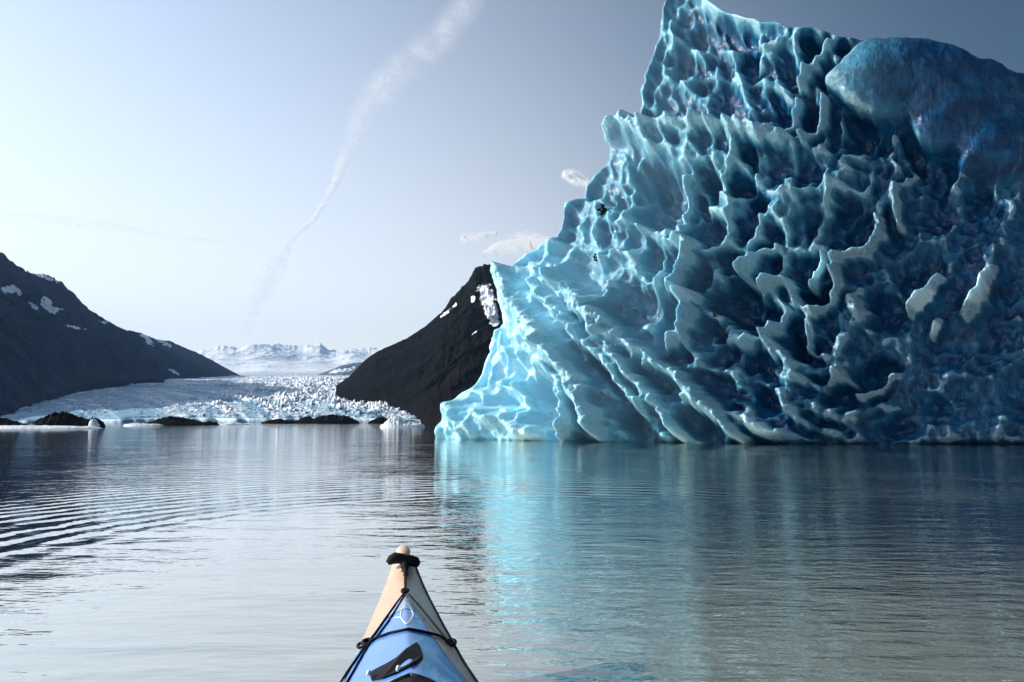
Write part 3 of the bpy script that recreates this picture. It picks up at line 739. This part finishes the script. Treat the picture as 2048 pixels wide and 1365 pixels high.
blob_field("ice_floe", -60, 210, 851.0, 100, fl, "long thin white ice shelf below the black mounds on the left shore", "ice floe", g2, 312, [.8, 1, .9, 1, .8, .7, .6, .3], depth=2, base=-.2)
blob_field("ice_floe", 246, 330, 847, 150, fl, "thin pale floe lying left of the long rock hump", "ice floe", g2, 313, [.3, .8, 1, .6, .7, .2], depth=2)
blob_field("ice_floe", 420, 500, 845, 190, fl, "small pale floe just right of the long rock hump", "ice floe", g2, 314, [.3, .8, .6, 1, .4, .2], depth=3)
blob_field("ice_floe", 178, 200, 838, 118, fl, "little upright chip of ice by the tallest black mound", "ice floe", g2, 315, [.3, .9, 1, .5, .2], depth=.8)
blob_field("ice_floe", 300, 322, 879.5, 42, fl, "tiny ice chip afloat alone on the dark water at left", "ice floe", g2, 316, [.3, 1, .6, .2], depth=.3, base=-.1)
# debris frozen in the berg
def rubble(px, py, size, label, seed):
    c = face_pt(px, py, .12)
    V_, F_ = [], []
    rnd_ = random.Random(seed)
    import bmesh
    bm = bmesh.new()
    for k in range(16):
        r = size * rnd_.uniform(.18, .5)
        off = Vector((rnd_.gauss(0, size * .6), rnd_.gauss(0, size * .12), rnd_.gauss(0, size * .55)))
        res = bmesh.ops.create_icosphere(bm, subdivisions=2, radius=r)
        sx, sy, sz = rnd_.uniform(.6, 1.3), rnd_.uniform(.6, 1.1), rnd_.uniform(.6, 1.4)
        for vv in res['verts']:
            j = 1 + .25 * math.sin(vv.co.x * 40 / size * .2 + k) + rnd_.uniform(-.12, .12)
            vv.co = Vector((vv.co.x * sx * j, vv.co.y * sy * j, vv.co.z * sz * j)) + off
    me = bpy.data.meshes.new("rubble"); bm.to_mesh(me); bm.free(); me.materials.append(dark)
    o = bpy.data.objects.new("rubble", me); o.location = c; COL.objects.link(o)
    tag(o, label, "rubble", "dark rubble frozen in the iceberg")
rubble(1203, 414, .22, "larger black clot of grit frozen on the upper left of the iceberg", 1)
rubble(1190, 510, .16, "smaller black grit smear on the iceberg above the smooth blue bowl", 2)
rubble(1426, 623, .09, "single dark pebble cluster on the pale knob mid iceberg", 3)

# ================================================================== CLOUDS
def mat_wisp(name, dens, dif, fs=1.0):
    s = NT(name)
    for n in (s.b,): s.t.nodes.remove(n)
    a = s.attr("soft"); g_ = s.n("TexCoord").outputs["Object"]
    mp = s.n("Mapping"); mp.inputs["Scale"].default_value = (1, .5, 1); s.l(g_, mp.inputs[0]); g_ = mp.outputs[0]
    n1 = s.noise(g_, .0011 * fs, 6, .62, .8); n2 = s.noise(g_, .0035 * fs, 4, .6)
    al = s.math('MULTIPLY', a, s.ramp(s.math('ADD', s.math('MULTIPLY', n1, .65), s.math('MULTIPLY', n2, .35)), .30, .62))
    al = s.math('MULTIPLY', al, dens, clamp=True)
    d_ = s.n("BsdfDiffuse"); d_.inputs[0].default_value = (.95, .95, .95, 1)
    tr = s.n("BsdfTranslucent"); tr.inputs[0].default_value = (.95, .95, .95, 1)
    ad = s.n("MixShader", Fac=.6); s.l(d_.outputs[0], ad.inputs[1]); s.l(tr.outputs[0], ad.inputs[2])
    tp = s.n("BsdfTransparent")
    mx = s.n("MixShader"); s.l(al, mx.inputs[0]); s.l(tp.outputs[0], mx.inputs[1]); s.l(ad.outputs[0], mx.inputs[2])
    s.l(mx.outputs[0], s.out.inputs[0])
    return s.m
ALT = 5200.0
def ribbon(name, pts, mat, label, cat, alt=ALT):
    """a thin sheet of ice cloud lying at one altitude; pts = (px, py, half width px, strength)"""
    p = np.array(pts, float); nn = 160; t = np.linspace(0, 1, nn); k = np.linspace(0, 1, len(p))
    q = np.stack([np.interp(t, k, p[:, i]) for i in range(4)], -1)
    q[:, 0] += 3 * fbm(t * 14, 0 * t, 401, 3)
    d = np.gradient(q[:, :2], axis=0); d /= np.linalg.norm(d, axis=1, keepdims=True); nx = np.stack([-d[:, 1], d[:, 0]], -1)
    w = np.linspace(-1, 1, 21)
    PX_ = q[:, None, 0] + nx[:, None, 0] * w[None] * q[:, None, 2]
    PY_ = q[:, None, 1] + nx[:, None, 1] * w[None] * q[:, None, 2]
    x, y, z = ray(PX_, PY_); kk = (alt - CAM_Z) / z
    V_ = np.stack([x * kk, y * kk, CAM_Z + z * kk + 30 * np.cos(w * 1.57)[None]], -1).reshape(-1, 3)
    soft = (1 - w[None]**2)**1.8 * q[:, None, 3] * np.clip(np.minimum(t, 1 - t)[:, None] * 14 + 0, 0, 1)
    soft[:12] = ((1 - w[None]**2)**1.5 * q[:12, None, 3]) if pts[0][1] < 0 else soft[:12]
    o = fastmesh(name, V_, gridquads(nn, 21), mat, attrs={"soft": soft})
    o.visible_shadow = True
    tag(o, label, cat)
    return o
wm = mat_wisp("vapour_trail_ice", 1.0, 1)
ribbon("vapour_trail", [(960, -40, 34, .55), (925, 20, 40, .6), (880, 75, 42, .6), (820, 125, 44, .6), (765, 178, 46, .55), (722, 235, 34, .5), (696, 300, 22, .4), (676, 355, 13, .8), (652, 405, 9, 1), (628, 440, 8, 1), (600, 462, 9, .8), (575, 490, 16, .8), (550, 530, 30, .75), (525, 575, 30, .7), (500, 625, 20, .5), (486, 690, 14, .35)], wm, "long broken white vapour trail slanting up across the sky", "contrail")
ribbon("streak_cloud", [(-80, 425, 20, .35), (80, 438, 18, .4), (220, 455, 14, .4), (350, 475, 9, .4), (500, 497, 5, .3)], wm, "faint flat streak of cloud low over the left mountainside", "cloud")
cm = mat_wisp("cloud_vapour", 1.9, 1, 1.5)
ribbon("cloud", [(960, 514, 6, .8), (985, 503, 14, 1), (1010, 494, 20, 1), (1035, 488, 27, 1), (1060, 484, 27, 1), (1085, 484, 20, 1), (1130, 492, 8, .8)], cm, "larger white cloud puff directly above the iceberg's left wing", "cloud", 3000)
ribbon("cloud", [(918, 476, 7, .7), (935, 478, 12, .9), (955, 477, 12, .9), (978, 471, 10, .8), (995, 468, 4, .6)], cm, "small white cloud puff left of the larger one", "cloud", 3000)
ribbon("cloud", [(1122, 350, 8, .3), (1140, 352, 16, .5), (1158, 360, 18, .5), (1180, 372, 10, .4)], cm, "faint pink tinted cloud puff beside the iceberg's stepped edge", "cloud", 3000)

# ================================================================== KAYAK
HD = R(-9.2)                                                     # heading, right of view
hv = np.array([math.sin(HD), math.cos(HD)]); rv = np.array([math.cos(HD), -math.sin(HD)])
K0 = np.array([0.06, 0.0])
S_ = [-2.45, -2.3, -1.9, -1.3, -.6, 0, .5, 1.0, 1.5, 1.9, 2.3, 2.7, 2.95, 3.1, 3.22, 3.31]
B_ = [.012, .05, .13, .215, .27, .29, .295, .285, .262, .222, .168, .122, .086, .062, .044, .022]
ZC = [.42, .40, .35, .31, .29, .29, .32, .345, .350, .350, .352, .362, .385, .412, .445, .462]
ZG = [.40, .37, .30, .26, .24, .24, .25, .255, .262, .268, .280, .305, .340, .375, .412, .440]
ZK = [.30, .12, -.04, -.10, -.12, -.12, -.12, -.12, -.11, -.09, -.05, .02, .12, .23, .33, .40]
def prof_(tab, s):
    # smooth interpolation
    s = np.asarray(s, float)
    return (np.interp(s - .05, S_, tab) + np.interp(s + .05, S_, tab) + 2 * np.interp(s, S_, tab)) / 4 if True else np.interp(s, S_, tab)
def deck_z(s, w):
    b = prof_(B_, s); t = np.clip(np.abs(w) / b, 0, 1)
    zc, zg = prof_(ZC, s), prof_(ZG, s)
    return zg + (zc - zg) * (1 - t**1.25)
def kw(s, w, z):
    return np.stack([K0[0] + hv[0] * s + rv[0] * w, K0[1] + hv[1] * s + rv[1] * w, z + 0 * s], -1)
def deck_pt(px, py, lift=0.0):
    """point of the foredeck seen at a photograph pixel"""
    x, y, z = [float(q) for q in ray(px, py)]
    best = None
    k = 1.0
    while k < 5:
        P = np.array([x * k, y * k, CAM_Z + z * k]); d = P[:2] - K0
        s, w = d @ hv, d @ rv
        if s < 3.29 and P[2] <= deck_z(s, w) + lift: return P
        k += .003
    return P
kayak = empty("kayak", (K0[0], K0[1], 0))
def place(V_):
    V_ = np.array(V_, float).reshape(-1, 3).copy(); V_[:, 0] -= K0[0]; V_[:, 1] -= K0[1]; return V_
cream = NT("cream_gelcoat"); p = cream.pos(); n = cream.noise(p, 9, 5, .6)
cream.l(cream.mix(cream.ramp(n, .3, .75), (.62, .40, .26), (.70, .48, .32)), cream.b.inputs["Base Color"])
cream.b.inputs["Roughness"].default_value = .32; cream.b.inputs["Coat Weight"].default_value = .3
sc_ = cream.noise(cream.pos((40, 6, 6)), 5, 3, .6); cream.l(cream.bump(sc_, .15, .004), cream.b.inputs["Normal"])
blue = NT("blue_gelcoat"); p = blue.pos(); n = blue.noise(p, 7, 5, .6)
blue.l(blue.mix(blue.ramp(n, .3, .75), (.10, .27, .68), (.13, .32, .74)), blue.b.inputs["Base Color"])
blue.b.inputs["Roughness"].default_value = .22; blue.b.inputs["Coat Weight"].default_value = .5
sb_ = blue.noise(blue.pos((30, 5, 5)), 6, 3, .6); blue.l(blue.bump(sb_, .12, .004), blue.b.inputs["Normal"])
black = NT("black_cord"); black.plain((.006, .006, .008), .8, Specular_IOR_Level=.2)
fz = black.noise(black.pos(), 260, 2); black.l(black.bump(fz, .5, .002), black.b.inputs["Normal"])
rub = NT("black_rubber").plain((.006, .006, .008), .75, Specular_IOR_Level=.25)
white = NT("white_decal").plain((.75, .80, .85), .4)
pale_b = NT("pale_blue_decal").plain((.33, .46, .62), .3)
tan = NT("cream_cap").plain((.68, .50, .36), .35)

ss = np.linspace(-2.45, 3.31, 240)
# hull skin: gunwale left -> keel -> gunwale right -> deck back over
tt_ = np.linspace(0, 1, 22)
b = prof_(B_, ss); zg = prof_(ZG, ss); zk = prof_(ZK, ss)
ringW, ringZ = [], []
for t in np.linspace(-1, 1, 31):                                 # underbody
    ang_ = t * math.pi / 2
    ringW.append(b * np.sign(t) * abs(math.sin(ang_))**.7); ringZ.append(zk + (zg - zk) * (1 - math.cos(ang_))**1.15)
for t in np.linspace(1, -1, 41)[1:-1]:
    ringW.append(b * t); ringZ.append(deck_z(ss, b * t))
RWm = np.array(ringW); RZ = np.array(ringZ)
Vh = kw(ss[None] + 0 * RWm, RWm, RZ)
# cockpit opening: cut the deck between s=-.75 and .25 near the middle
nr_, ns = RWm.shape
i = np.arange(nr_ * ns).reshape(nr_, ns); j = np.roll(i, -1, axis=0)
q = np.stack([i[:, :-1], j[:, :-1], j[:, 1:], i[:, 1:]], -1)
cs = (ss[:-1] + ss[1:]) / 2
rowt = (RWm[:, :-1] / b[None, :-1])
ckr = ((cs[None] + .28) / .52)**2 + (RWm[:, :-1] / .205)**2
isdeck = (np.arange(nr_) >= 30)[:, None]
keep = ~(isdeck & (ckr < 1))
q = q[keep]
hull = fastmesh("hull", place(Vh), q, cream.m, kayak)
# end caps are closed by the narrow ends; inner shell seen through the cockpit
# cockpit coaming and seat
V_, F_ = [], []
th = np.linspace(0, 2 * np.pi, 65)
cpts = [(-.28 + .53 * math.cos(a), .215 * math.sin(a)) for a in th]
tube(V_, F_, [tuple(kw(np.array(s), np.array(w), deck_z(np.array(s), np.array(w)) + .018)) for s, w in cpts], .018, 10)
pymesh("cockpit_rim", place(V_), F_, rub, kayak)
V_, F_ = [], []
sg = np.linspace(-.62, -.2, 14); wg = np.linspace(-.17, .17, 11)
SG, WG = np.meshgrid(sg, wg, indexing='ij')
ZS = .02 + .9 * (WG)**2 * 2 + .5 * np.clip(-.5 - SG, 0, 1)**1.0 * 2
seatV = kw(SG, WG, ZS)
fastmesh("seat", place(seatV), gridquads(14, 11), rub, kayak)
for sgn in (1,):                                              # dark seam along each gunwale
    V_, F_ = [], []
    sl = np.linspace(-2.3, 3.2, 120)
    tube(V_, F_, [tuple(kw(np.array(a), np.array(sgn * (float(prof_(B_, a)) + .001)), float(prof_(ZG, a)))) for a in sl], .0045, 6)
    pymesh("seam_strip", place(V_), F_, rub, kayak)
# blue deck panel, 2 mm proud of the cream skin
def panel(name, s0, s1, tfun, lift, mat, parent, n1=90, n2=41):
    s = np.linspace(s0, s1, n1)[:, None]; tt = np.linspace(-1, 1, n2)[None]
    tl, tr = tfun(s)
    t = np.where(tt < 0, tt * tl, tt * tr)
    w = t * prof_(B_, s)
    z = deck_z(s, w)
    top = kw(s + 0 * w, w, z + lift)
    bot = kw(s + 0 * w, w, z - .004)
    n = n1 * n2
    i = np.arange(n).reshape(n1, n2)
    ring = np.concatenate([i[0, :], i[1:, -1], i[-1, -2::-1], i[-2:0:-1, 0]]); r2_ = np.roll(ring, -1)
    q = np.concatenate([gridquads(n1, n2, 0), np.stack([ring, ring + n, r2_ + n, r2_], -1)])
    return fastmesh(name, place(np.concatenate([top.reshape(-1, 3), bot.reshape(-1, 3)])), q, mat, parent)
apex = deck_pt(812, 1193); SA = float((apex[:2] - K0) @ hv)
deck = panel("deck", .30, SA, lambda s: (np.clip((SA - s) / .38, 0, 1)**.75 * .99, np.clip((SA - s) / .80, 0, 1)**.7 * .90), .0025, blue.m, kayak)

panel("decal", SA - .155, SA - .004, lambda s: (np.clip((SA - s) / .38, 0, 1)**.75 * .86, np.clip((SA - s) / .80, 0, 1)**.7 * .80), .0040, pale_b, deck, 30, 21)
def polyline(pxs, lift=0.004, n=10):
    p = np.array(pxs, float); d = np.r_[0, np.cumsum(np.hypot(*np.diff(p, axis=0).T))]
    t = np.linspace(0, d[-1], n)
    return [deck_pt(np.interp(k, d, p[:, 0]), np.interp(k, d, p[:, 1]), lift) for k in t]
def cord(name, lst, rad, mat, parent, lift=.006, n=14):
    V_, F_ = [], []
    for pts in lst: tube(V_, F_, polyline(pts, lift, n), rad, 7)
    return pymesh(name, place(V_), F_, mat, parent)
# emblem: pointed loop with two short wings
em = cord("emblem", [[(812, 1206), (819, 1214), (825, 1224), (827, 1231), (823, 1240), (814, 1250), (805, 1241), (801, 1232), (803, 1221), (812, 1206)]], .0022, white, deck, .003, 34)
cord("emblem_wing", [[(803, 1235), (790, 1235), (778, 1241)]], .0016, white, deck, .003, 8)
cord("emblem_wing", [[(824, 1236), (836, 1237), (850, 1239)]], .0016, white, deck, .003, 8)
lp = [np.array(deck_pt(x, y, .0032)) for x, y in [(812, 1208), (818, 1215), (824, 1225), (825, 1231), (821, 1240), (814, 1248), (806, 1240), (802, 1232), (804, 1221)]]
pymesh("emblem_fill", place(lp + [sum(lp) / 9]), [(k, 9, (k + 1) % 9) for k in range(9)], pale_b, deck)
# deck lines
cord("deck_line", [[(807, 1188), (790, 1210), (768, 1241), (748, 1270), (733, 1288), (716, 1313), (697, 1340), (678, 1370)]], .0034, black.m, kayak, .006, 30)
cord("deck_line", [[(809, 1190), (796, 1212), (776, 1243), (754, 1273), (736, 1291), (722, 1315), (706, 1343), (690, 1370)]], .0028, black.m, kayak, .006, 30)
cord("deck_line", [[(818, 1190), (835, 1208), (855, 1232), (876, 1258), (893, 1279), (906, 1291)]], .0036, black.m, kayak, .010, 24)
cord("bungee_cord", [[(736, 1288), (752, 1276), (780, 1266), (818, 1258), (850, 1264), (880, 1272), (905, 1290)]], .0042, black.m, kayak, .007, 30)
def fitting(px, py, r, name="deck_fitting"):
    c = deck_pt(px, py, .004); V_, F_ = [], []
    th = np.linspace(0, 2 * math.pi, 18)
    tube(V_, F_, [(c[0] + r * math.cos(a), c[1] + r * 1.3 * math.sin(a), c[2] + .004 + .003 * math.sin(a)) for a in th], r * .5, 7)
    return pymesh(name, place(V_), F_, rub, kayak)
fitting(810, 1184, .011); fitting(735, 1288, .014); fitting(902, 1288, .013)
fitting(722, 1294, .010)
# carry handle at the tip
tipc = deck_pt(807, 1128, .0)
V_, F_ = [], []
hp = []
for a, dz, rr_ in [(-1.0, -.006, .008), (-.82, .004, .0125), (-.5, .012, .0145), (-.2, .010, .0125), (.1, .006, .0135), (.5, .000, .0155), (.8, -.008, .0145), (1.0, -.018, .008)]:
    hp.append(((tipc[0] + rv[0] * .062 * a, tipc[1] + rv[1] * .062 * a, tipc[2] + .012 + dz), rr_))
tube(V_, F_, [h[0] for h in hp], [h[1] * 1.5 for h in hp], 12)
V_ = [v + Vector((random.uniform(-.0028, .0028), random.uniform(-.0028, .0028), random.uniform(-.0028, .0028))) for v in V_]
handle = pymesh("carry_handle", place(V_), F_, black.m, kayak)
V_, F_ = [], []
rp = polyline([(808, 1130), (811, 1140), (811, 1155), (811, 1170), (811, 1184)], .008, 16)
tube(V_, F_, rp, [.016, .016, .014, .012, .010, .008, .0065, .006, .0055, .0055, .006, .0055, .0055, .0055, .006, .007], 9)
for k in range(26):                                             # frayed ends of the wrap
    a = Vector(rp[random.randint(0, 6)]); dirx = random.uniform(-1, 1)
    e = a + Vector((dirx * .022, random.uniform(-.03, .005), random.uniform(-.006, .010)))
    tube(V_, F_, [a, (a + e) / 2 + Vector((0, 0, .003)), e], [.004, .003, .0012], 5)
pymesh("rope", place(V_), F_, black.m, handle)
# rounded cap on the tip of the bow
cpos = kw(np.array(3.26), np.array(0.0), np.array(.447))
th = np.linspace(0, np.pi, 20)[:, None]; ph = np.linspace(0, 2 * np.pi, 28)[None]
ax, ay, az = .030, .075, .020
dx = np.sin(th) * np.cos(ph); dy = np.sin(th) * np.sin(ph); dz = np.cos(th) + 0 * ph
capV = np.stack([cpos[0] + rv[0] * dx * ax + hv[0] * dy * ay, cpos[1] + rv[1] * dx * ax + hv[1] * dy * ay, cpos[2] + dz * az + .1 * dy * ay], -1)
fastmesh("bow_cap", place(capV), gridquads(20, 28), tan, kayak)
# black hatch with its raised flap on the foredeck
V_, F_ = [], []
hs, hw = 1.67, 0.0
th = np.linspace(0, 2 * np.pi, 49)
sA = np.array([hs + .30 * math.cos(a) for a in th]); wA = np.array([.150 * math.sin(a) for a in th])
tube(V_, F_, [tuple(kw(sA[k], wA[k], deck_z(sA[k], wA[k]) + .006)) for k in range(49)], .012, 8)
hatch = pymesh("hatch_rim", place(V_), F_, rub, kayak)
rr_ = np.linspace(0, 1, 10)[:, None]; th = np.linspace(0, 2 * np.pi, 49)[None]
sM = hs + .295 * rr_ * np.cos(th); wM = .145 * rr_ * np.sin(th)
hc = kw(sM, wM, deck_z(sM, wM) + .012 + .012 * (1 - rr_**2))
fastmesh("hatch_cover", place(hc), gridquads(10, 49, flip=True), rub, hatch)

# raised flap of the hatch strap
fp = [(738, 1349), (752, 1341), (772, 1331), (792, 1319), (812, 1306), (833, 1293), (840, 1300), (846, 1318), (832, 1330), (812, 1338), (790, 1349), (766, 1358), (744, 1362)]
base_ = [deck_pt(x, y, .004) for x, y in fp]
cen = sum(np.array(p_) for p_ in base_) / len(fp)
V_ = [tuple(p_ + np.array([0, 0, -.004])) for p_ in base_] + [tuple(p_ + np.array([0, 0, .005 + .007 * (k in (4, 5, 6, 7, 8))])) for k, p_ in enumerate(base_)]
n = len(fp)
F_ = [(k, (k + 1) % n, n + (k + 1) % n, n + k) for k in range(n)] + [tuple(range(2 * n - 1, n - 1, -1))]
flap = pymesh("strap_flap", place(V_), F_, rub, hatch, False)
for (x, y) in ((737, 1350), (796, 1341)):
    c = deck_pt(x, y, .02); V_, F_ = [], []
    tube(V_, F_, [c + np.array([0, -.012, .004]), c + np.array([0, .004, .006]), c + np.array([0, .014, .002])], [.004, .006, .004], 6)
    pymesh("buckle", place(V_), F_, white, hatch)
tag(kayak, "blue and cream kayak bow with black deck lines pointing at the glacier", "kayak")
# ================================================================== AIR
bpy.ops.mesh.primitive_cube_add(size=1, location=(0, 4000, 620))
hz = bpy.context.object; hz.name = "haze"; hz.dimensions = (24000, 12000, 1244)
hz.location = (0, 3500, 1244 / 2 - 3)
s = NT("air"); s.t.nodes.remove(s.b)
pv = s.n("VolumePrincipled"); pv.inputs["Color"].default_value = (.35, .62, 1, 1); pv.inputs["Density"].default_value = 6.5e-5; pv.inputs["Anisotropy"].default_value = .2
s.l(pv.outputs[0], s.out.inputs["Volume"])
hz.data.materials.clear(); hz.data.materials.append(s.m)
tag(hz, "thin blue air between the lake and the far mountains", "haze", kind="stuff")
